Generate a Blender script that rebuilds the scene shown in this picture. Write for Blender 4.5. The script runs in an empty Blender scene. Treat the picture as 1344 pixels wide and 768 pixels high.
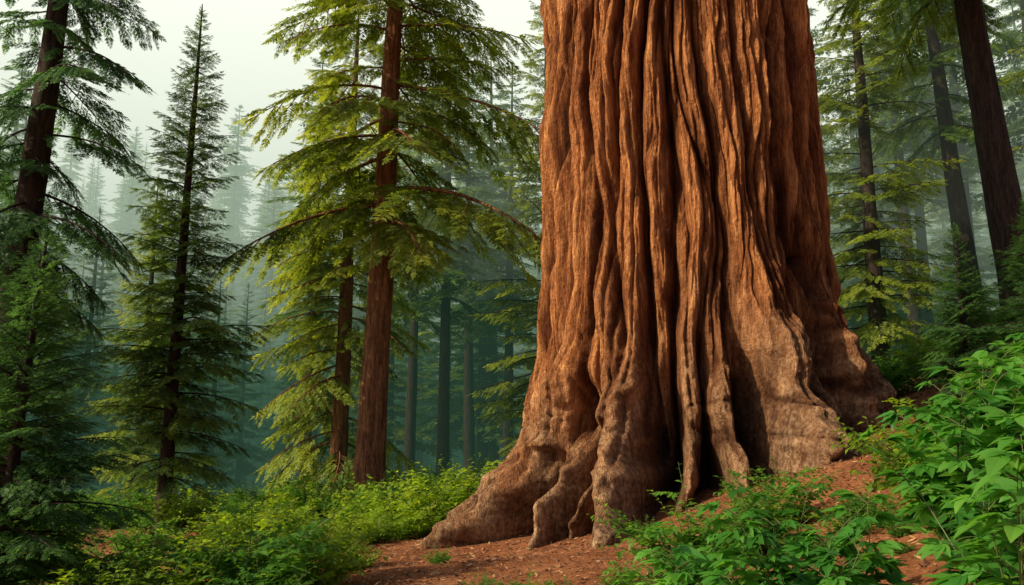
import bpy, math, numpy as np
from mathutils import Vector
R = math.radians
scene = bpy.context.scene
scene.view_settings.view_transform = 'Standard'
scene.view_settings.look = 'None'
scene.view_settings.exposure = 0

# ------------------------------------------------------------ helpers
_tabs = {}
def vnoise(u, v, pu=64, seed=0):
    """smooth value noise -1..1, periodic in u with period pu"""
    key = (pu, seed)
    if key not in _tabs:
        _tabs[key] = np.random.RandomState(seed + 977).uniform(-1, 1, (pu, 256))
    T = _tabs[key]
    u = np.asarray(u, float); v = np.asarray(v, float)
    iu = np.floor(u).astype(int); iv = np.floor(v).astype(int)
    fu = u - iu; fv = v - iv
    fu = fu * fu * (3 - 2 * fu); fv = fv * fv * (3 - 2 * fv)
    a = T[iu % pu, iv % 256]; b = T[(iu + 1) % pu, iv % 256]
    c = T[iu % pu, (iv + 1) % 256]; d = T[(iu + 1) % pu, (iv + 1) % 256]
    return (a * (1 - fu) + b * fu) * (1 - fv) + (c * (1 - fu) + d * fu) * fv

def sstep(a, b, x):
    t = np.clip((np.asarray(x, float) - a) / (b - a), 0, 1)
    return t * t * (3 - 2 * t)

def softplus(x, s):
    return s * np.log1p(np.exp(np.clip(np.asarray(x, float) / s, -40, 40)))

def ground_z(x, y):
    x = np.asarray(x, float); y = np.asarray(y, float)
    ramp = .33 * softplus(np.minimum(x, 31) - .6, .8)
    ramp = 12 * np.tanh(ramp / 12)
    left = -.06 * softplus(np.minimum(-x, 40) - 1, .5)
    hill = 62 * sstep(85, 250, y) - 1.5 * sstep(28, 50, y)
    n = .10 * vnoise(x * .45 + 31, y * .45 + 17, 256, 1) + .035 * vnoise(x * 1.7, y * 1.7, 256, 2)
    n = n + 2.5 * sstep(60, 120, y) * vnoise(x * .03, y * .03, 256, 3)
    return -.25 + ramp + left + hill + n

def make_mesh(name, V, F, smooth=False, mats=(), midx=None, tint=None):
    V = np.ascontiguousarray(V, dtype=np.float32); F = np.ascontiguousarray(F, dtype=np.int32)
    me = bpy.data.meshes.new(name)
    me.vertices.add(len(V)); me.vertices.foreach_set("co", V.ravel())
    me.loops.add(F.size); me.loops.foreach_set("vertex_index", F.ravel())
    me.polygons.add(len(F)); me.polygons.foreach_set("loop_start", np.arange(0, F.size, 4, dtype=np.int32))
    try: me.polygons.foreach_set("loop_total", np.full(len(F), 4, dtype=np.int32))
    except Exception: pass
    for m in mats: me.materials.append(m)
    if midx is not None: me.polygons.foreach_set("material_index", np.asarray(midx, dtype=np.int32))
    if np.isscalar(smooth): sm = np.full(len(F), bool(smooth))
    else: sm = np.asarray(smooth, bool)
    me.polygons.foreach_set("use_smooth", sm)
    me.update(calc_edges=True)
    if tint is not None:
        a = me.attributes.new("tint", 'FLOAT', 'POINT')
        a.data.foreach_set("value", np.ascontiguousarray(tint, dtype=np.float32))
    me.validate()
    return me

def add_obj(name, me, loc=(0, 0, 0), rot=0.0, scale=1.0, parent=None):
    ob = bpy.data.objects.new(name, me)
    ob.location = loc; ob.rotation_euler = (0, 0, rot)
    ob.scale = (scale,) * 3 if np.isscalar(scale) else scale
    scene.collection.objects.link(ob)
    if parent: ob.parent = parent
    return ob

def grid_faces(nu, nv, wrap):
    u = np.arange(nu if wrap else nu - 1); v = np.arange(nv - 1)
    U, W = np.meshgrid(u, v)
    U2 = (U + 1) % nu
    return np.stack([W * nu + U, W * nu + U2, (W + 1) * nu + U2, (W + 1) * nu + U], -1).reshape(-1, 4)

def tube(P, rad, sides=4):
    P = np.asarray(P, float); n = len(P)
    T = np.gradient(P, axis=0); T /= np.linalg.norm(T, axis=1)[:, None] + 1e-9
    up = np.array([0, 0, 1.]) if abs(T[0, 2]) < .8 else np.array([1., 0, 0])
    A = np.cross(T, up); A /= np.linalg.norm(A, axis=1)[:, None] + 1e-9
    B = np.cross(A, T)
    th = np.linspace(0, 2 * np.pi, sides, endpoint=False)
    V = P[:, None] + np.asarray(rad)[:, None, None] * (np.cos(th)[None, :, None] * A[:, None] + np.sin(th)[None, :, None] * B[:, None])
    return V.reshape(-1, 3), grid_faces(sides, n, True)

def frame(d, roll=0.0, up=(0, 0, 1.)):
    d = np.asarray(d, float); d = d / np.linalg.norm(d)
    y = np.cross(up, d); y /= np.linalg.norm(y) + 1e-9
    z = np.cross(d, y)
    c, s = math.cos(roll), math.sin(roll)
    y2 = c * y + s * z; z2 = -s * y + c * z
    return np.stack([d, y2, z2], 1)

class Geo:
    """leaf quads (unshared) + wood tubes"""
    def __init__(s): s.L = []; s.t = []; s.WV = []; s.WF = []; s.nw = 0
    def leaf(s, V, t): s.L.append(V); s.t.append(t)
    def wood(s, V, F): s.WV.append(V); s.WF.append(F + s.nw); s.nw += len(V)
    def pack(s):
        s.LV = np.concatenate(s.L) if s.L else np.zeros((0, 3)); s.T = np.concatenate(s.t) if s.t else np.zeros(0)
        s.W = np.concatenate(s.WV) if s.WV else np.zeros((0, 3)); s.F = np.concatenate(s.WF) if s.WF else np.zeros((0, 4), int)
        return s
    def put(s, g, M, p, sc, dt=0.0):
        s.leaf(g.LV @ (M.T * sc) + p, g.T + dt)
        if len(g.W): s.wood(g.W @ (M.T * sc) + p, g.F)
    def mesh(s, name, mats):
        s.pack()
        nl = len(s.LV); F1 = np.arange(nl).reshape(-1, 4)
        V = np.concatenate([s.LV, s.W]); F = np.concatenate([F1, s.F + nl])
        mi = np.r_[np.zeros(len(F1), int), np.ones(len(s.F), int)]
        tint = np.r_[s.T, np.full(len(s.W), .5)]
        return make_mesh(name, V, F, smooth=mi == 1, mats=mats, midx=mi, tint=tint)

# ------------------------------------------------------------ materials
def new_mat(name):
    m = bpy.data.materials.new(name); m.use_nodes = True
    nt = m.node_tree; nt.nodes.clear()
    out = nt.nodes.new('ShaderNodeOutputMaterial')
    return m, nt, out

def ramp(nt, stops):
    r = nt.nodes.new('ShaderNodeValToRGB'); e = r.color_ramp.elements
    while len(e) < len(stops): e.new(.5)
    for el, (p, c) in zip(e, stops): el.position = p; el.color = (*c, 1)
    return r

def leaf_mat(name, stops, trans=.4, rough=.55):
    m, nt, out = new_mat(name); N = nt.nodes.new; L = nt.links.new
    at = N('ShaderNodeAttribute'); at.attribute_name = 'tint'
    oi = N('ShaderNodeObjectInfo')
    geo = N('ShaderNodeNewGeometry')
    nz = N('ShaderNodeTexNoise'); nz.inputs['Scale'].default_value = .9; nz.inputs['Detail'].default_value = 1
    L(geo.outputs['Position'], nz.inputs['Vector'])
    a = N('ShaderNodeMath'); a.operation = 'MULTIPLY_ADD'; L(nz.outputs[0], a.inputs[0]); a.inputs[1].default_value = .9; L(at.outputs['Fac'], a.inputs[2])
    b = N('ShaderNodeMath'); b.operation = 'MULTIPLY_ADD'; L(oi.outputs['Random'], b.inputs[0]); b.inputs[1].default_value = .2; L(a.outputs[0], b.inputs[2])
    c = N('ShaderNodeMath'); c.operation = 'SUBTRACT'; L(b.outputs[0], c.inputs[0]); c.inputs[1].default_value = .33
    r = ramp(nt, stops); L(c.outputs[0], r.inputs[0])
    p = N('ShaderNodeBsdfDiffuse'); L(r.outputs[0], p.inputs['Color'])
    gl = N('ShaderNodeBsdfGlossy'); gl.inputs['Roughness'].default_value = rough; gl.inputs['Color'].default_value = (.8, .9, .8, 1)
    t = N('ShaderNodeBsdfTranslucent')
    hs = N('ShaderNodeHueSaturation'); hs.inputs['Hue'].default_value = .478; hs.inputs['Saturation'].default_value = 1.08; hs.inputs['Value'].default_value = 2.2
    L(r.outputs[0], hs.inputs['Color']); L(hs.outputs[0], t.inputs['Color'])
    mg = N('ShaderNodeMixShader'); mg.inputs[0].default_value = .04; L(p.outputs[0], mg.inputs[1]); L(gl.outputs[0], mg.inputs[2])
    mx = N('ShaderNodeMixShader'); mx.inputs[0].default_value = trans
    L(mg.outputs[0], mx.inputs[1]); L(t.outputs[0], mx.inputs[2]); L(mx.outputs[0], out.inputs[0])
    return m

def bark_mat(name, dark, mid, light, scale=1.0, grey=None, bump=.06, attr=False):
    m, nt, out = new_mat(name); N = nt.nodes.new; L = nt.links.new
    tc = N('ShaderNodeNewGeometry')
    mp = N('ShaderNodeMapping'); mp.inputs['Scale'].default_value = (5 * scale, 5 * scale, .7 * scale); L(tc.outputs['Position'], mp.inputs[0])
    n1 = N('ShaderNodeTexNoise'); n1.inputs['Scale'].default_value = 1; n1.inputs['Detail'].default_value = 5; n1.inputs['Roughness'].default_value = .6; n1.inputs['Distortion'].default_value = .6; L(mp.outputs[0], n1.inputs['Vector'])
    mp2 = N('ShaderNodeMapping'); mp2.inputs['Scale'].default_value = (34 * scale, 34 * scale, 3.6 * scale); L(tc.outputs['Position'], mp2.inputs[0])
    n2 = N('ShaderNodeTexNoise'); n2.inputs['Scale'].default_value = 1; n2.inputs['Detail'].default_value = 3; n2.inputs['Roughness'].default_value = .65; L(mp2.outputs[0], n2.inputs['Vector'])
    r = ramp(nt, [(.36, dark), (.5, mid), (.64, light)])
    ad = N('ShaderNodeMath'); ad.operation = 'MULTIPLY_ADD'; L(n2.outputs[0], ad.inputs[0]); ad.inputs[1].default_value = .5
    sb = N('ShaderNodeMath'); sb.operation = 'MULTIPLY'; L(n1.outputs[0], sb.inputs[0]); sb.inputs[1].default_value = .53
    L(sb.outputs[0], ad.inputs[2]); L(ad.outputs[0], r.inputs[0])
    col = r.outputs[0]
    s3 = ad
    if grey:
        n3 = N('ShaderNodeTexNoise'); n3.inputs['Scale'].default_value = 11; n3.inputs['Detail'].default_value = 5; n3.inputs['Roughness'].default_value = .7; L(tc.outputs['Position'], n3.inputs['Vector'])
        sx = N('ShaderNodeSeparateXYZ'); L(tc.outputs['Position'], sx.inputs[0])
        mm = N('ShaderNodeMath'); mm.operation = 'MULTIPLY_ADD'; L(sx.outputs[0], mm.inputs[0]); mm.inputs[1].default_value = -.27; L(sx.outputs[2], mm.inputs[2])
        mpn = N('ShaderNodeMapping'); mpn.inputs['Scale'].default_value = (1, 1, .35); L(tc.outputs['Position'], mpn.inputs[0])
        nn = N('ShaderNodeTexNoise'); nn.inputs['Scale'].default_value = 1.3; nn.inputs['Detail'].default_value = 3; L(mpn.outputs[0], nn.inputs['Vector'])
        m2 = N('ShaderNodeMath'); m2.operation = 'MULTIPLY_ADD'; L(nn.outputs[0], m2.inputs[0]); m2.inputs[1].default_value = -6; L(mm.outputs[0], m2.inputs[2])
        mr = N('ShaderNodeMapRange'); L(m2.outputs[0], mr.inputs[0]); mr.inputs[1].default_value = -3.6; mr.inputs[2].default_value = 1.0; mr.inputs[3].default_value = .9; mr.inputs[4].default_value = .03
        gr = ramp(nt, [(.38, grey[0]), (.5, grey[1]), (.62, grey[2])])
        gm = N('ShaderNodeMixRGB'); gm.inputs[0].default_value = .3; L(n3.outputs[0], gm.inputs[1]); L(n1.outputs[0], gm.inputs[2]); L(gm.outputs[0], gr.inputs[0])
        mix = N('ShaderNodeMixRGB'); L(mr.outputs[0], mix.inputs[0]); L(col, mix.inputs[1]); L(gr.outputs[0], mix.inputs[2]); col = mix.outputs[0]
        s3 = N('ShaderNodeMath'); s3.operation = 'MULTIPLY_ADD'; L(n3.outputs[0], s3.inputs[0]); s3.inputs[1].default_value = .8
        L(ad.outputs[0], s3.inputs[2])
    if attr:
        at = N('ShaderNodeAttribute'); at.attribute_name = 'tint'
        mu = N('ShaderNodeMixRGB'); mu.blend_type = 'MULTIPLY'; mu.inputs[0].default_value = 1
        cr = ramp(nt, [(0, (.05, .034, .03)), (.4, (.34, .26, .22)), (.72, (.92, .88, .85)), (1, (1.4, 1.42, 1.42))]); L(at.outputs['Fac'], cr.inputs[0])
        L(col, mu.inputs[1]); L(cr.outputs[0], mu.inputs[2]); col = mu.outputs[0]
    p = N('ShaderNodeBsdfPrincipled'); L(col, p.inputs['Base Color']); p.inputs['Roughness'].default_value = .9; p.inputs['Specular IOR Level'].default_value = .15
    bp = N('ShaderNodeBump'); bp.inputs['Strength'].default_value = 1; bp.inputs['Distance'].default_value = bump; L(s3.outputs[0], bp.inputs['Height']); L(bp.outputs[0], p.inputs['Normal'])
    L(p.outputs[0], out.inputs[0])
    return m

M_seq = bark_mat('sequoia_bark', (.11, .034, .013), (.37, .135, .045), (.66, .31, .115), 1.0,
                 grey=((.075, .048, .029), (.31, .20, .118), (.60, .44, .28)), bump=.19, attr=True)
M_bark = bark_mat('redwood_bark', (.04, .018, .010), (.17, .074, .036), (.36, .18, .09), 1.8, bump=.05)
M_bark_dk = bark_mat('conifer_bark', (.012, .009, .008), (.030, .022, .018), (.068, .050, .038), 2.0, bump=.03)
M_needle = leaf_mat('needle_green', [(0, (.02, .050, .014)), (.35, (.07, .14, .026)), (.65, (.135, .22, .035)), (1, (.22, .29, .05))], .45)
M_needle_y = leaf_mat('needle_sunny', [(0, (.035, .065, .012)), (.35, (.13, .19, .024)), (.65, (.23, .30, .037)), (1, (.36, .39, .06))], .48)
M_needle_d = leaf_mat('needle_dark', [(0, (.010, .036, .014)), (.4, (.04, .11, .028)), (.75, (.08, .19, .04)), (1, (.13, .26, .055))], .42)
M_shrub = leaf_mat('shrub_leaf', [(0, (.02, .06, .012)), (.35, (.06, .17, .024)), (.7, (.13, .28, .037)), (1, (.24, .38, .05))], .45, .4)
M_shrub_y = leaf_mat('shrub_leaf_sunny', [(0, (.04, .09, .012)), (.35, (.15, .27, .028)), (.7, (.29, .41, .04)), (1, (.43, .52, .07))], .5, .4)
M_broad = leaf_mat('broad_leaf', [(0, (.02, .08, .015)), (.35, (.055, .21, .03)), (.7, (.13, .33, .05)), (1, (.24, .46, .07))], .45, .35)
mst, nt, out = new_mat('green_stem')
p = nt.nodes.new('ShaderNodeBsdfPrincipled'); p.inputs['Base Color'].default_value = (.09, .12, .03, 1); nt.links.new(p.outputs[0], out.inputs[0]); M_stem = mst

M_ground, nt, out = new_mat('forest_soil'); N = nt.nodes.new; L = nt.links.new
g = N('ShaderNodeNewGeometry')
n1 = N('ShaderNodeTexNoise'); n1.inputs['Scale'].default_value = 1.1; n1.inputs['Detail'].default_value = 4; n1.inputs['Roughness'].default_value = .7; L(g.outputs['Position'], n1.inputs['Vector'])
n2 = N('ShaderNodeTexNoise'); n2.inputs['Scale'].default_value = 22; n2.inputs['Detail'].default_value = 5; n2.inputs['Roughness'].default_value = .75; L(g.outputs['Position'], n2.inputs['Vector'])
r1 = ramp(nt, [(.34, (.06, .023, .011)), (.5, (.29, .11, .046)), (.66, (.52, .25, .12))])
a = N('ShaderNodeMath'); a.operation = 'MULTIPLY_ADD'; L(n2.outputs[0], a.inputs[0]); a.inputs[1].default_value = .6
b = N('ShaderNodeMath'); b.operation = 'MULTIPLY'; L(n1.outputs[0], b.inputs[0]); b.inputs[1].default_value = .4; L(b.outputs[0], a.inputs[2]); L(a.outputs[0], r1.inputs[0])
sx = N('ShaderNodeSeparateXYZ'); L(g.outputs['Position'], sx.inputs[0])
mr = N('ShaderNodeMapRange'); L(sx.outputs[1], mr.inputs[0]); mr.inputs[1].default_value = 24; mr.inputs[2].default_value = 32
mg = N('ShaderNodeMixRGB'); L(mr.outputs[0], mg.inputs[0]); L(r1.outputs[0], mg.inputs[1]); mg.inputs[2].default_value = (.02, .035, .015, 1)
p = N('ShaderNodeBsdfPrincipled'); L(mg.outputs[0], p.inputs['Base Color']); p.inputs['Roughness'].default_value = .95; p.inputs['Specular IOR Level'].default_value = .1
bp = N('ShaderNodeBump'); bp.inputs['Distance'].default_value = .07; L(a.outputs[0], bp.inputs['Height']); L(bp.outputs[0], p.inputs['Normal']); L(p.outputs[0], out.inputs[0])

M_litter, nt, out = new_mat('litter_chips'); N = nt.nodes.new; L = nt.links.new
at = N('ShaderNodeAttribute'); at.attribute_name = 'tint'
r1 = ramp(nt, [(0, (.04, .017, .009)), (.4, (.21, .082, .034)), (.8, (.42, .20, .09)), (1, (.48, .32, .16))]); L(at.outputs['Fac'], r1.inputs[0])
p = N('ShaderNodeBsdfPrincipled'); p.inputs['Roughness'].default_value = .9; L(r1.outputs[0], p.inputs['Base Color']); L(p.outputs[0], out.inputs[0])

# ------------------------------------------------------------ ground
s = np.linspace(-1, 1, 460)
gx = 12 * np.sinh(s * 4.6) / np.sinh(4.6) * 55
gy = 14 + 12 * np.sinh(s * 4.6) / np.sinh(4.6) * 60
GX, GY = np.meshgrid(gx, gy)
V = np.stack([GX, GY, ground_z(GX, GY)], -1).reshape(-1, 3)
add_obj('ground', make_mesh('ground', V, grid_faces(460, 460, False), True, [M_ground]))

rng = np.random.RandomState(5)
n = 60000
d = rng.uniform(0, 1, n) ** .7 * 21 + 4
x = rng.uniform(-.72, .72, n) * d; y = d
z = ground_z(x, y) + rng.uniform(.002, .03, n)
Ln = rng.uniform(.008, .05, n) * (1 + d * .03); W = Ln * rng.uniform(.1, .4, n)
az = rng.uniform(0, 6.28, n)
dx = np.stack([np.cos(az), np.sin(az), rng.uniform(-.4, .5, n)], 1) * Ln[:, None]
dy = np.stack([-np.sin(az), np.cos(az), rng.uniform(-.5, .5, n)], 1) * W[:, None]
c = np.stack([x, y, z], 1)
V = np.stack([c - dx, c + dy, c + dx, c - dy], 1).reshape(-1, 3)
add_obj('forest_litter', make_mesh('forest_litter', V, np.arange(4 * n).reshape(-1, 4), False, [M_litter], tint=np.repeat(rng.uniform(0, 1, n) ** 1.3, 4)))

# ------------------------------------------------------------ giant sequoia
def cells(th, zz, K, seed, drift, dfreq):
    rs = np.random.RandomState(seed)
    c = (np.arange(K) + rs.uniform(-.38, .38, K)) * 2 * np.pi / K
    d1 = np.full(th.shape, 9.); d2 = np.full(th.shape, 9.); idn = np.zeros(th.shape)
    z1 = zz[:, 0]
    for k in range(K):
        ck = c[k] + drift * vnoise(np.full_like(z1, k * 3.7), z1 * dfreq + k * 9.1, 256, seed)
        d = np.abs((th - ck[:, None] + np.pi) % (2 * np.pi) - np.pi)
        wgt = (.42 * vnoise(np.full_like(z1, k * 1.9 + 50), z1 * dfreq * 1.6 + k * 5.3, 256, seed + 1) * 2 * np.pi / K)[:, None]
        d = d + wgt
        nearer = d < d1
        d2 = np.where(nearer, d1, np.minimum(d2, d)); idn = np.where(nearer, k, idn); d1 = np.where(nearer, d, d1)
    return (d2 - d1) * K / (2 * np.pi), idn

NT = 1300
zl = np.r_[np.arange(-1.2, 13.5, .034), np.arange(13.6, 46, .4)]
th1 = np.linspace(-np.pi, np.pi, NT, endpoint=False)
TH, ZZ = np.meshgrid(th1, zl)
cx, cy = 4.1, 20.0
U = (TH / (2 * np.pi) + .5)
thw = TH + .05 * vnoise(U * 20, ZZ * .32, 20, 11) + .012 * vnoise(U * 70, ZZ * 1.1, 70, 12)
q1, id1 = cells(thw, ZZ, 36, 21, .13, .2)
thw2 = thw + .006 * vnoise(U * 160, ZZ * 1.8, 160, 14)
q2, id2 = cells(thw2, ZZ, 96, 22, .05, .38)
q3, id3 = cells(thw2, ZZ, 230, 23, .024, .8)
r0 = 3.06 + .62 * np.exp(-np.clip(ZZ, 0, 99) / 5) - .035 * np.clip(ZZ - 13, 0, 99)
roots = [(-147.5, 5.95, .115, 1.75, .08, .6, .05), (-134, 5.45, .06, 1.1, -.04, .4, .2), (-126, 4.9, .04, 1.4, .03, .4, .2), (-115.5, 6.05, .105, 1.7, -.08, .75, .2),
         (-102.5, 4.5, .05, 1.2, .03, .4, .2), (-91.5, 4.7, .06, 1.3, 0, .5, .2), (-75, 5.35, .105, 1.6, .06, .75, .2), (-59, 4.35, .06, 1.1, -.03, .35, .2), (-45, 4.6, .08, 1.5, .03, .5, .2),
         (-26, 4.2, .09, 1.2, 0, .35, .2), (0, 4.15, .10, 1.2, 0, .3, .2), (27, 5.0, .13, 1.4, 0, .5, .2), (55, 5.0, .12, 1.3, 0, .5, .2), (84, 5.4, .13, 1.4, 0, .5, .2), (112, 5.1, .11, 1.2, 0, .5, .2),
         (140, 5.5, .13, 1.5, 0, .5, .2), (166, 4.8, .10, 1.4, .05, .4, .2), (-167, 4.8, .075, 1.3, 0, .4, .2)]
flare = np.zeros_like(TH); rootness = np.zeros_like(TH)
for a, rr, w, h, tw, sh, z0 in roots:
    a = R(a); zg = float(ground_z(cx + rr * math.cos(a), cy + rr * math.sin(a)))
    t = np.clip(ZZ - zg - z0, 0, 99) / h
    aa = a + tw * (t - .5) + .05 * vnoise(ZZ * .9, ZZ * 0 + a * 5, 64, 31)
    dd = np.abs((TH - aa + np.pi) % (2 * np.pi) - np.pi)
    ww = w * (.95 + .28 * np.minimum(t, 4)) * (1 + .24 * vnoise(ZZ * 1.9 + a * 3, ZZ * 0 + 9, 64, 33))
    prof = np.exp(-(dd / ww) ** 2.6)
    knob = 1 + .30 * vnoise(ZZ * 1.9 + a * 7, dd * 0 + 3, 64, 32)
    f = (rr - 3.75) * np.exp(-t ** 1.35) * prof * knob
    f = f + sh * np.exp(-(t / 2.7) ** 2) * prof * (1 + .5 * vnoise(ZZ * 1.1 + a * 11, dd * 0 + 3, 64, 34))
    flare = np.maximum(flare, f); rootness = np.maximum(rootness, prof * np.exp(-(t / 2.7) ** 2))
rs = np.random.RandomState(3)
idi = id1.astype(int)
amp1 = (.28 + .28 * rs.uniform(0, 1, 36))[idi] * (1 + .45 * vnoise(id1 * 2.3, ZZ * .5, 256, 15))
off1 = (.20 * rs.uniform(-1, 1, 36))[idi] * sstep(0, .5, q1)
crest1 = 1 - (1 - np.clip(q1 / .95, 0, 1)) ** 2.0
crest2 = 1 - (1 - np.clip(q2 / .9, 0, 1)) ** 2.0
crest3 = np.clip(q3 / .7, 0, 1)
gap = 1 - rootness
ga = ground_z(cx + 4 * np.cos(th1), cy + 4 * np.sin(th1))[None, :]
hgt = np.clip(ZZ - ga, 0, 99)
r = r0 + flare + amp1 * (crest1 - .8) * (1 - .5 * rootness) + off1 * gap + .14 * (crest2 - .6) * (1 - .35 * rootness) + .035 * (crest3 - .5)
r -= .85 * gap * np.exp(-(hgt / 2.1) ** 1.5)
r += .07 * vnoise(U * 60, ZZ * 1.0, 60, 41) + .035 * vnoise(U * 150, ZZ * 2.4, 150, 42) + .018 * vnoise(U * 380, ZZ * 5, 380, 43) + .009 * vnoise(U * 640, ZZ * 12, 640, 44)
zw = ZZ + .3 * vnoise(U * 30, ZZ * 1.2, 30, 45)
fold = np.abs(vnoise(U * 30, zw * 2.1, 30, 46)); rf = np.clip(rootness * 1.6, 0, 1) * np.clip(1.4 - hgt / 2.8 + .3 * flare, 0, 1)
foldd = np.exp(-fold / .06) * rf * sstep(-.3, .4, vnoise(U * 19, ZZ * 1.0, 19, 52))
r -= .15 * foldd
bl = vnoise(U * 50, ZZ * 2.1, 50, 47)
r += rf * (.28 * (.5 - np.abs(bl)) + .08 * vnoise(U * 130, ZZ * 5.2, 130, 53) + .035 * vnoise(U * 240, ZZ * 9, 240, 48) + .014 * vnoise(U * 460, ZZ * 17, 460, 50))
V = np.stack([cx - .012 * ZZ + r * np.cos(TH), cy + r * np.sin(TH), ZZ], -1).reshape(-1, 3)
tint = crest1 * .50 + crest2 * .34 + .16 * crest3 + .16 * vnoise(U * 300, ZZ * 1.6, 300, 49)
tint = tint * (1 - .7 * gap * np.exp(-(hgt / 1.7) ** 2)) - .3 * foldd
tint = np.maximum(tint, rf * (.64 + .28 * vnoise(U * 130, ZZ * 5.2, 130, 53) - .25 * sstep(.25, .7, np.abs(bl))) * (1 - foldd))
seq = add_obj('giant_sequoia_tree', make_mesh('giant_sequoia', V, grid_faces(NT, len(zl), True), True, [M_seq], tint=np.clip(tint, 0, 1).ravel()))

# ------------------------------------------------------------ conifers
def make_frond(rng, n=8, wid=.17):
    Q = []; T = []
    for i in range(n):
        t = (i + .4) / n
        for sgn in (-1, 1):
            a = R(58 - 18 * t); Ln = (.38 * (1 - t ** 1.8) + .10) * rng.uniform(.8, 1.15)
            d = np.array([math.cos(a), sgn * math.sin(a), rng.uniform(-.28, .16)]); d /= np.linalg.norm(d)
            pz = np.cross(d, [rng.uniform(-.5, .5), rng.uniform(-.5, .5), 1]); pz /= np.linalg.norm(pz)
            b = np.array([t, 0, 0.]); w = Ln * wid
            Q += [b, b + .45 * Ln * d + w * pz, b + Ln * d, b + .45 * Ln * d - w * pz]; T += [.15 * t + .05 + rng.uniform(-.08, .08)] * 4
    b = np.array([.85, 0, 0]); Q += [b, b + [.12, .04, 0], b + [.3, 0, -.02], b + [.12, -.04, 0]]; T += [.25] * 4
    b = np.array([0, 0, 0]); Q += [b, b + [.5, .012, .0], b + [1., 0, 0], b + [.5, -.012, 0]]; T += [0] * 4
    gg = Geo(); gg.leaf(np.array(Q, float), np.array(T, float)); return gg.pack()

rg = np.random.RandomState(77)
FR = [make_frond(rg, 7) for _ in range(5)]
FRW = [make_frond(rg, 5, .25) for _ in range(4)]

def make_branch(rng, nsub, nfr, droop, frs=FR, fl=.42, rise=.15):
    g = Geo()
    tt = np.linspace(0, 1, 9 if nfr else 4)
    wob = rng.uniform(-.06, .06)
    P = lambda t: np.array([t, wob * math.sin(t * 4), rise * t - droop * t * t])
    V, F = tube([P(t) for t in tt], .011 * (1 - tt) + .002, 4 if nfr else 3); g.wood(V, F)
    for i in range(nsub):
        t = .10 + .87 * (i + rng.uniform(-.3, .3) + .3) / nsub
        if rng.uniform() < .06: continue
        sgn = 1 if i % 2 else -1
        Ls = (.46 * (1 - t) ** .75 + .09) * rng.uniform(.65, 1.15) * min(1, .45 + t * 2.2)
        a = R(68 - 34 * t + rng.uniform(-10, 10)); dz = -.12 - .25 * rng.uniform()
        p0 = P(t); d0 = np.array([math.cos(a), sgn * math.sin(a), dz + (rise - 2 * droop * t) * .6])
        if nfr == 0:
            g.put(frs[rng.randint(len(frs))], frame(d0, rng.uniform(-.4, .4)), p0, Ls, rng.uniform(-.08, .1) + .15 * t)
            continue
        d0 /= np.linalg.norm(d0)
        Ps = lambda s: p0 + d0 * Ls * s + np.array([0, 0, -.22 * Ls * s * s])
        V, F = tube([Ps(q) for q in (0, .5, 1)], np.array([.0045, .003, .001]), 3); g.wood(V, F)
        side = np.cross([0, 0, 1.], d0); side /= np.linalg.norm(side)
        for j in range(nfr):
            q = .12 + .88 * (j + rng.uniform(0, .6)) / nfr
            s2 = 1 if j % 2 else -1
            Lf = Ls * fl * (1 - .55 * q) * rng.uniform(.75, 1.2) * (.6 + .4 * min(1, q * 3))
            a2 = R(52 - 25 * q + rng.uniform(-12, 12))
            dd = d0 * math.cos(a2) + side * s2 * math.sin(a2) + np.array([0, 0, -.28 - .2 * rng.uniform()])
            g.put(frs[rng.randint(len(frs))], frame(dd, rng.uniform(-.5, .5)), Ps(q), Lf, rng.uniform(-.07, .07) + .12 * t + .1 * q)
        g.put(frs[0], frame(d0 + np.array([0, 0, -.3]), 0), Ps(.95), Ls * .3, .2)
    g.put(frs[0], frame(np.array([1, 0, -droop]), 0), P(.93), .16, .25)
    return g.pack()

BR_big = [make_branch(rg, 20, 11, rg.uniform(.2, .42), fl=.40) for _ in range(4)]
BR_mid = [make_branch(rg, 13, 7, rg.uniform(.08, .22), fl=.52) for _ in range(5)]
BR_low = [make_branch(rg, 11, 0, rg.uniform(.1, .3), FRW) for _ in range(5)]

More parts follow.
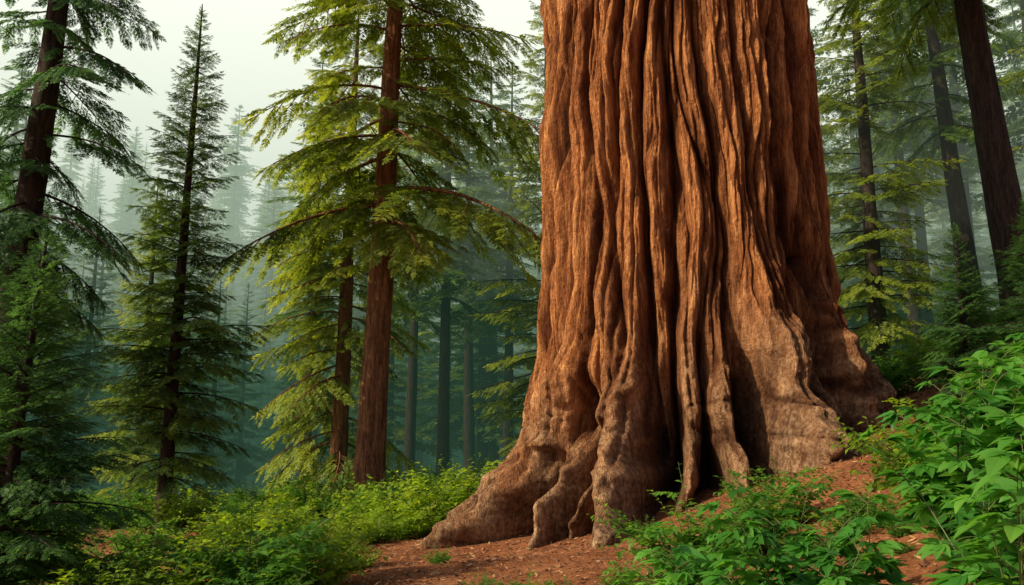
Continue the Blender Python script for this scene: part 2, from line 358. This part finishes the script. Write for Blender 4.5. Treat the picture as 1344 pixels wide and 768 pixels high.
def conifer(name, seed, H, rb, crown_lo, prof, nbr, brs, el, mats, lean=(0, 0), gapf=.0, azbias=None, flare_b=.35, sides=40):
    rng = np.random.RandomState(seed); g = Geo()
    zl = np.r_[np.linspace(-.6, 2.5, 24), np.linspace(2.7, H, 60)] if H > 6 else np.linspace(-.3, H, 30)
    if sides < 20: zl = np.linspace(-.6, H, 12)
    th = np.linspace(0, 2 * np.pi, sides, endpoint=False); TH, ZZ = np.meshgrid(th, zl)
    u = TH / (2 * np.pi)
    rr = rb * (1 - np.clip(ZZ, 0, H) / H) ** .8 + .012 + flare_b * rb * np.exp(-np.clip(ZZ, 0, 99) / (1.6 * rb + .1))
    rr = rr * (1 + .09 * np.abs(vnoise(u * 14, ZZ * .25, 14, seed)) + .05 * vnoise(u * 30, ZZ * .8, 30, seed + 1)
               + .12 * np.exp(-np.clip(ZZ, 0, 99) / .8) * vnoise(u * 7, ZZ * .3, 7, seed + 2))
    axx = lambda z: lean[0] * z / H + .05 * rb * np.sin(z * .5 + seed)
    axy = lambda z: lean[1] * z / H
    V = np.stack([axx(ZZ) + rr * np.cos(TH), axy(ZZ) + rr * np.sin(TH), ZZ], -1).reshape(-1, 3)
    g.wood(V, grid_faces(sides, len(zl), True))
    clump = rng.uniform(0, 1, 40)
    for i in range(nbr):
        t = ((i + rng.uniform(0, 1)) / nbr) ** .9
        z = crown_lo + (H - crown_lo) * t * .985
        if clump[int(t * 39)] < gapf and rng.uniform() < .7: continue
        az = i * 2.39996 + rng.uniform(-.5, .5)
        if azbias is not None and rng.uniform() < azbias[1]: az = azbias[0] + rng.uniform(-.9, .9)
        Lb = prof(t) * rng.uniform(.62, 1.12)
        if rng.uniform() < .08: Lb *= 1.2
        e = R(el[0] + (el[1] - el[0]) * t + rng.uniform(-8, 8))
        d = np.array([math.cos(az) * math.cos(e), math.sin(az) * math.cos(e), math.sin(e)])
        b = brs[rng.randint(len(brs))]
        g.put(b, frame(d, rng.uniform(-.3, .3)), np.array([axx(z), axy(z), z]), Lb, rng.uniform(-.15, .15) + .05 * t)
    g.put(brs[0], frame(np.array([.05, .02, 1.]), 0, (1, 0, 0)), np.array([axx(H), axy(H), H * .97]), prof(.97) + .1)
    return g.mesh(name, mats)

def plant_at(name, me, x, y, rot=0, sc=1.0, dz=-.05, parent=None):
    return add_obj(name, me, (x, y, float(ground_z(x, y)) + dz), rot, sc, parent)

fir_prof = lambda R0, p=.75: (lambda t: R0 * (1 - t) ** p * (.72 + .28 * min(1, t * 6)) + .12)
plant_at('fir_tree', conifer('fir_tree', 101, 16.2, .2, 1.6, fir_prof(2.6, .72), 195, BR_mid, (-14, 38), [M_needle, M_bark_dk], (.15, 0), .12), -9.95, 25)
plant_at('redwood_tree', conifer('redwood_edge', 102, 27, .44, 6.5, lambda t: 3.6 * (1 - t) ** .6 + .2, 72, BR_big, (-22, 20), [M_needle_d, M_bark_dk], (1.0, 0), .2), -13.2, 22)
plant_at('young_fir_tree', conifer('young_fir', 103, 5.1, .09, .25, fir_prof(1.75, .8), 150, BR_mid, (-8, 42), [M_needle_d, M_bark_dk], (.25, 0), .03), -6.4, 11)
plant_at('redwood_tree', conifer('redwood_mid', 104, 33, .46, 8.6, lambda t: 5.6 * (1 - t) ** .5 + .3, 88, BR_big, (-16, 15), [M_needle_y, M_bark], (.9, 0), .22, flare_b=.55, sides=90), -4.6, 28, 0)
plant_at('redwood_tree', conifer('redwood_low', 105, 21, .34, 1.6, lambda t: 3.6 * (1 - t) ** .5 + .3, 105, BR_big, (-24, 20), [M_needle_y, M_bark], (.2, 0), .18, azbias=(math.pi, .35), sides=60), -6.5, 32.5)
ml = conifer('fir_wide', 106, 24, .35, 1.5, lambda t: 3.4 * (1 - t) ** .6 + .3, 125, BR_mid, (-18, 30), [M_needle_y, M_bark_dk], (0, 0), .15)
plant_at('fir_tree', ml, 1.6, 37)
plant_at('fir_tree', ml, 14.3, 33, 2.2, .95)
plant_at('fir_tree', ml, 20.5, 29, 4.0, .8)
plant_at('fir_tree', ml, -15.5, 36, 1.0, .62)
mr_ = conifer('pine_tall', 107, 29, .50, 11.0, lambda t: 3.8 * (1 - t) ** .5 + .3, 66, BR_big, (-20, 18), [M_needle, M_bark_dk], (-2.0, 0), .2, flare_b=.25)
plant_at('redwood_tree', mr_, 14.6, 24)
plant_at('redwood_tree', mr_, 19.3, 35, .25, .85)
my = conifer('young_fir_b', 108, 3.5, .07, .2, fir_prof(1.3, .8), 110, BR_mid, (-8, 35), [M_needle_d, M_bark_dk], (.1, 0), .03)
plant_at('young_fir_tree', my, 9.7, 18.2, 1, 1.05)
plant_at('young_fir_tree', my, 9.9, 15.5, 2.6, .8)
plant_at('young_fir_tree', my, 12.5, 20, 4, 1.15)

forest = bpy.data.objects.new('distant_forest', None); scene.collection.objects.link(forest)
mA = [conifer('dist_fir_%d' % i, 200 + i, 22, .3, 1.5 + i, lambda t: 3.5 * (1 - t) ** .75 + .15, 100, BR_low, (-18, 35), [M_needle if i != 1 else M_needle_y, M_bark_dk], (0, 0), .1, sides=8) for i in range(4)]
mB = [conifer('dist_pine_%d' % i, 210 + i, 30, .36, 12 - i, lambda t: 3.8 * (1 - t) ** .6 + .2, 85, BR_low, (-22, 25), [M_needle, M_bark_dk], (.4, 0), .15, sides=14) for i in range(2)]
k = 0
for (x, y, sc) in [(-5.7, 48, .9), (-3.6, 45, .95), (-2.6, 53, 1), (-1.2, 57, 1.05), (-10, 42, .8), (-.3, 50, .9), (17, 48, 1), (21, 44, .95), (12.5, 46, .9), (24.5, 50, 1), (27, 42, .9)]:
    plant_at('trunk_tree_%d' % k, mB[k % 2], x, y, k * 1.3, sc, parent=forest); k += 1
rng = np.random.RandomState(9)
pts = []
for it in range(9000):
    y = 44 + 190 * rng.uniform() ** .85; x = rng.uniform(-1, 1) * (.68 * y + 6)
    if y < 56 and -26 < x < 8: continue
    if y < 75 and -32 < x < -12 and rng.uniform() < .6: continue
    md = 4.0 + y * .030
    if any((x - a) ** 2 + (y - b) ** 2 < md * md for a, b in pts): continue
    pts.append((x, y))
    if len(pts) > 430: break
for (x, y) in pts:
    sc = rng.uniform(.65, 1.1) * (1 + .3 * min(1, y / 200))
    m = mA[rng.randint(4)] if rng.uniform() < .8 else mB[rng.randint(2)]
    add_obj('conifer_%d' % k, m, (x, y, float(ground_z(x, y)) - .2), rng.uniform(0, 6.28), (sc * rng.uniform(.95, 1.3), sc * rng.uniform(.95, 1.3), sc), forest); k += 1

# ------------------------------------------------------------ shrubs and broadleaf plants
def leaf_shape(n, w, fold, curl, pk=.85):
    t = np.linspace(0, 1, n + 1); ww = w * np.sin(np.pi * np.clip(t, .01, .99) ** pk) ** .9
    Z = -curl * t * t
    mid = np.stack([t, t * 0, Z], 1); le = np.stack([t, ww, Z + fold * ww], 1); ri = np.stack([t, -ww, Z + fold * ww], 1)
    Q = []
    for i in range(n):
        Q += [mid[i], mid[i + 1], le[i + 1], le[i]]; Q += [mid[i], ri[i], ri[i + 1], mid[i + 1]]
    g = Geo(); g.leaf(np.array(Q), np.tile(np.r_[np.zeros(4), np.full(4, .04)], n)); return g.pack()
SL = [leaf_shape(2, .26, .3, .15), leaf_shape(2, .31, .2, .3)]
BL = [leaf_shape(6, .22, .35, .15, .7), leaf_shape(6, .26, .25, .3, .75), leaf_shape(6, .20, .4, .05, .7)]

def shrub(name, seed, h, spread, nst, leafl, mats, nl=16, brn=3):
    rng = np.random.RandomState(seed); g = Geo()
    for s_ in range(nst):
        az = rng.uniform(0, 6.28); Hh = h * rng.uniform(.4, 1.1); rr = spread * rng.uniform(.1, 1) ** .7
        b0 = np.array([math.cos(az), math.sin(az), 0]) * rr * .35 * rng.uniform(0, 1)
        def P(t, az=az, Hh=Hh * (1 - .35 * rr / spread), rr=rr, b0=b0): return b0 + np.array([math.cos(az) * rr * t ** 1.5, math.sin(az) * rr * t ** 1.5, Hh * (t - .15 * t * t) / .85])
        ts = np.linspace(0, 1, 6); V, F = tube([P(t) for t in ts], .008 * (1 - ts * .8), 3); g.wood(V, F)
        axes = [(P, .15, 1)]
        for b in range(brn):
            t0 = rng.uniform(.15, .8); p0 = P(t0); a2 = az + rng.uniform(-1.6, 1.6); l2 = h * rng.uniform(.2, .4)
            dv = np.array([math.cos(a2), math.sin(a2), rng.uniform(.2, 1.1)]); dv /= np.linalg.norm(dv)
            axes.append(((lambda t, p0=p0, dv=dv, l2=l2: p0 + dv * l2 * t + np.array([0, 0, -.15 * l2 * t * t])), .1, .7))
        for (Q, t0, m) in axes:
            cnt = int(nl * m)
            for i in range(cnt):
                t = t0 + (1 - t0) * (i + .5) / cnt; p = Q(t); tg = Q(min(1.0, t + .02)) - Q(t - .02); tg /= np.linalg.norm(tg)
                sd = np.cross(tg, [0, 0, 1.]); sd /= np.linalg.norm(sd) + 1e-6
                phi = (0 if i % 2 else math.pi) + rng.uniform(-.7, .7)
                up = np.cross(sd, tg)
                d = tg * .55 + (sd * math.cos(phi) + up * math.sin(phi)) * .9 + np.array([0, 0, -.1])
                g.put(SL[rng.randint(2)], frame(d, rng.uniform(-.5, .5)), p, leafl * rng.uniform(.6, 1.15) * (1.1 - .4 * t), .15 * t + .12 * (p[2] / h) + rng.uniform(-.12, .12))
    return g.mesh(name, mats)

def broad(name, seed, h, nst, leafl, mats, spread=.5):
    rng = np.random.RandomState(seed); g = Geo()
    for s_ in range(nst):
        az = rng.uniform(0, 6.28); Hh = h * rng.uniform(.45, 1.05); rr = spread * rng.uniform(.15, 1)
        def P(t): return np.array([math.cos(az) * rr * t ** 1.4, math.sin(az) * rr * t ** 1.4, Hh * t])
        ts = np.linspace(0, 1, 7); V, F = tube([P(t) for t in ts], .008 * (1 - ts * .75), 5); g.wood(V, F)
        nn = rng.randint(5, 8)
        for i in range(nn + 1):
            t = .28 + .72 * i / nn; p = P(t)
            for kk in range(2 if i < nn else 3):
                a2 = i * 1.57 + kk * math.pi + rng.uniform(-.4, .4) + s_
                pl = leafl * rng.uniform(.6, 1.1) * (1.1 - .5 * t)
                dv = np.array([math.cos(a2), math.sin(a2), rng.uniform(.25, .9)]); dv /= np.linalg.norm(dv)
                e = p + dv * pl
                V, F = tube([p, p + dv * pl * .5 + [0, 0, .01], e], np.array([.003, .0025, .002]), 3); g.wood(V, F)
                nlf = (3, 5, 5, 7)[rng.randint(4)]
                hd = np.array([math.cos(a2), math.sin(a2), rng.uniform(-.35, .35)]); Mf = frame(hd, rng.uniform(-.5, .5))
                tt0 = rng.uniform(-.2, .2) + .2 * t; ls = leafl * rng.uniform(.7, 1.15)
                for q in range(nlf):
                    an = (q - (nlf - 1) / 2) * R(140 / nlf + 6); sc = ls * rng.uniform(.85, 1.15) * (1 - .16 * abs(q - (nlf - 1) / 2)) * (1.2 - .4 * t)
                    dl = Mf @ np.array([math.cos(an), math.sin(an), rng.uniform(-.2, .12)])
                    g.put(BL[rng.randint(3)], frame(dl, rng.uniform(-.3, .3), Mf[:, 2]), e, sc, tt0 + rng.uniform(-.06, .06))
    return g.mesh(name, mats)

SH = [shrub('shrub_%d' % i, 300 + i, 1.0, .75, 30, .115, [M_shrub, M_stem], 14, 4) for i in range(3)]
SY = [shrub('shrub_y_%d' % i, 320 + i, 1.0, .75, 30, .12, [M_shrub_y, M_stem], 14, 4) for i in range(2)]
BP = [broad('broad_%d' % i, 340 + i, 1.0, 8, .18, [M_broad, M_stem]) for i in range(4)]

rng = np.random.RandomState(12)
for (x, y, sc, m) in [(-3.4, 11.5, 1.75, SH[0]), (-4.3, 11.0, 1.35, SY[0]), (-2.8, 12.5, 1.25, SY[1]), (-3.9, 13.5, 1.4, SY[1]), (-5.2, 12.5, 1.4, SH[2]), (-2.9, 10.4, .85, SH[0]),
                      (-4.6, 10.0, .95, SY[1]), (-5.6, 9.8, .9, SH[1]), (-2.7, 14.5, .8, SY[1]), (-6.4, 14, 1.3, SH[1]), (-7.6, 13.5, 1.3, SH[2]), (-5.4, 15.5, 1.3, SY[0]), (-4.3, 16.5, 1.2, SY[1]),
                      (-3.5, 17.5, .95, SY[0]), (-2.7, 19.5, 1.4, SY[1]), (-3.5, 20.5, 1.5, SY[0]), (-1.9, 21, 1.8, SY[0]), (-2.8, 18.3, .8, SY[1]), (-4.8, 19.5, 1.3, SY[1]), (-1.9, 19.2, .9, SY[0]),
                      (-1.2, 22.3, 1.8, SY[1]), (-3.0, 23.5, 1.5, SH[1]), (-6.0, 19, 1.3, SY[0]), (-7.5, 18, 1.4, SH[0]), (-9, 17, 1.4, SH[2])]:
    plant_at('leafy_shrub', m, x, y, rng.uniform(0, 6.28), sc * rng.uniform(.9, 1.05))
ug = bpy.data.objects.new('undergrowth', None); scene.collection.objects.link(ug)
for i in range(90):
    y = rng.uniform(21, 40); x = rng.uniform(-.7, .72) * y
    if (x - 4.15) ** 2 + (y - 20) ** 2 < 30: continue
    plant_at('undergrowth_clump_%d' % i, (SH + SY[:1])[rng.randint(4)], x, y, rng.uniform(0, 6.28), rng.uniform(1.0, 2.0), parent=ug)
for i in range(50):
    y = rng.uniform(6.5, 15); x = rng.uniform(-.1, .62) * y
    if (x - 4.15) ** 2 + (y - 20) ** 2 < 38: continue
    if -.9 < x < 1.6 and y > 11: continue
    plant_at('undergrowth_sprig_%d' % i, SH[rng.randint(3)], x, y, rng.uniform(0, 6.28), rng.uniform(.18, .5), parent=ug)
for (x, y, sc, m) in [(1.95, 9.6, 1.25, SH[0]), (2.7, 9.3, .8, SY[0]), (3.35, 11.2, 1.1, SH[1]), (1.4, 8.2, .7, SH[1]), (.15, 10.2, .55, SH[0]), (.5, 9.8, .45, SH[2]), (-.25, 10.0, .35, SY[0]),
                      (4.6, 9.6, 1.3, SY[0]), (5.3, 9.0, 1.2, SH[2]), (6.2, 10.5, 1.4, SH[0]), (4.2, 8.1, .9, SY[1]), (7.4, 12, 1.4, SH[1]), (5.6, 11.5, 1.2, SY[1])]:
    plant_at('leafy_shrub', m, x, y, rng.uniform(0, 6.28), sc)
for (x, y, sc, m) in [(1.25, 5.7, 1.05, 0), (1.75, 5.3, 1.1, 1), (2.3, 5.7, 1.05, 2), (.85, 5.9, .8, 3), (2.0, 6.6, 1.05, 3), (3.5, 7.0, 1.4, 0), (4.3, 8.0, 1.55, 2),
                      (3.9, 7.2, 1.25, 3), (2.6, 4.6, 1.2, 1), (5.2, 8.6, 1.55, 1), (1.5, 7.2, .8, 0), (4.7, 7.4, 1.35, 0), (3.1, 5.9, .95, 2), (3.6, 6.1, 1.3, 1), (4.3, 6.9, 1.4, 3)]:
    plant_at('broadleaf_plant', BP[m], x, y, rng.uniform(0, 6.28), sc)

# ------------------------------------------------------------ mist (absorbing volumes, emission stands in for scattered light)
mist = bpy.data.objects.new('mist', None); scene.collection.objects.link(mist)
def slab(name, z0, z1, sig, col, y0=31, y1=420):
    m, nt, out = new_mat(name); N = nt.nodes.new; L = nt.links.new
    ab = N('ShaderNodeVolumeAbsorption'); ab.inputs['Color'].default_value = (0, 0, 0, 1); ab.inputs['Density'].default_value = sig
    em = N('ShaderNodeEmission'); em.inputs['Color'].default_value = (*col, 1); em.inputs['Strength'].default_value = sig
    ad = N('ShaderNodeAddShader'); L(ab.outputs[0], ad.inputs[0]); L(em.outputs[0], ad.inputs[1]); L(ad.outputs[0], out.inputs['Volume'])
    X = 330
    V = [(-X, y0, z0), (X, y0, z0), (X, y1, z0), (-X, y1, z0), (-X, y0, z1), (X, y0, z1), (X, y1, z1), (-X, y1, z1)]
    F = [(0, 3, 2, 1), (4, 5, 6, 7), (0, 1, 5, 4), (1, 2, 6, 5), (2, 3, 7, 6), (3, 0, 4, 7)]
    add_obj(name, make_mesh(name, V, F, False, [m]), parent=mist)
slab('mist_low', -12, 10, .012, (.055, .13, .085))
slab('mist_high', 10.01, 62, .008, (.40, .51, .39))

# ------------------------------------------------------------ light, world, camera
sd = Vector((1, .45, -.68)).normalized()
sl = bpy.data.lights.new('sun', 'SUN'); sl.energy = 5.0; sl.angle = R(.6); sl.color = (1, .83, .57)
so = bpy.data.objects.new('sun', sl); so.rotation_euler = sd.to_track_quat('-Z', 'Y').to_euler(); scene.collection.objects.link(so)
w = bpy.data.worlds.new('World'); scene.world = w; w.use_nodes = True
nt = w.node_tree; bg = nt.nodes['Background']; N = nt.nodes.new; L = nt.links.new
sky = N('ShaderNodeTexSky'); sky.sky_type = 'NISHITA'; sky.sun_disc = False
sky.sun_elevation = math.asin(-sd.z); sky.sun_rotation = math.atan2(-sd.x, -sd.y) % (2 * math.pi)
sky.dust_density = 4; sky.air_density = 1.0; sky.ozone_density = .8
# pale sky haze, masked off overhead and behind camera to cut ambient light
tc = N('ShaderNodeTexCoord'); sx = N('ShaderNodeSeparateXYZ'); L(tc.outputs['Generated'], sx.inputs[0])
mr = N('ShaderNodeMapRange'); L(sx.outputs[2], mr.inputs[0]); mr.inputs[1].default_value = .48; mr.inputs[2].default_value = .70; mr.inputs[3].default_value = 1.0; mr.inputs[4].default_value = 0.0
mh = N('ShaderNodeMapRange'); L(sx.outputs[1], mh.inputs[0]); mh.inputs[1].default_value = -.2; mh.inputs[2].default_value = .65; mh.inputs[3].default_value = 0.0; mh.inputs[4].default_value = .95
mu = N('ShaderNodeMath'); mu.operation = 'MULTIPLY'; L(mr.outputs[0], mu.inputs[0]); L(mh.outputs[0], mu.inputs[1])
mx = N('ShaderNodeMixRGB'); L(mu.outputs[0], mx.inputs[0]); L(sky.outputs[0], mx.inputs[1]); mx.inputs[2].default_value = (17.5, 17.3, 15.6, 1)
L(mx.outputs[0], bg.inputs[0]); bg.inputs[1].default_value = .10

cam = bpy.data.cameras.new('camera'); co = bpy.data.objects.new('camera', cam); scene.collection.objects.link(co)
co.location = (0, 0, 1.7); co.rotation_euler = (R(100), 0, 0); cam.lens = 30; cam.sensor_width = 36; cam.clip_end = 3000
scene.camera = co
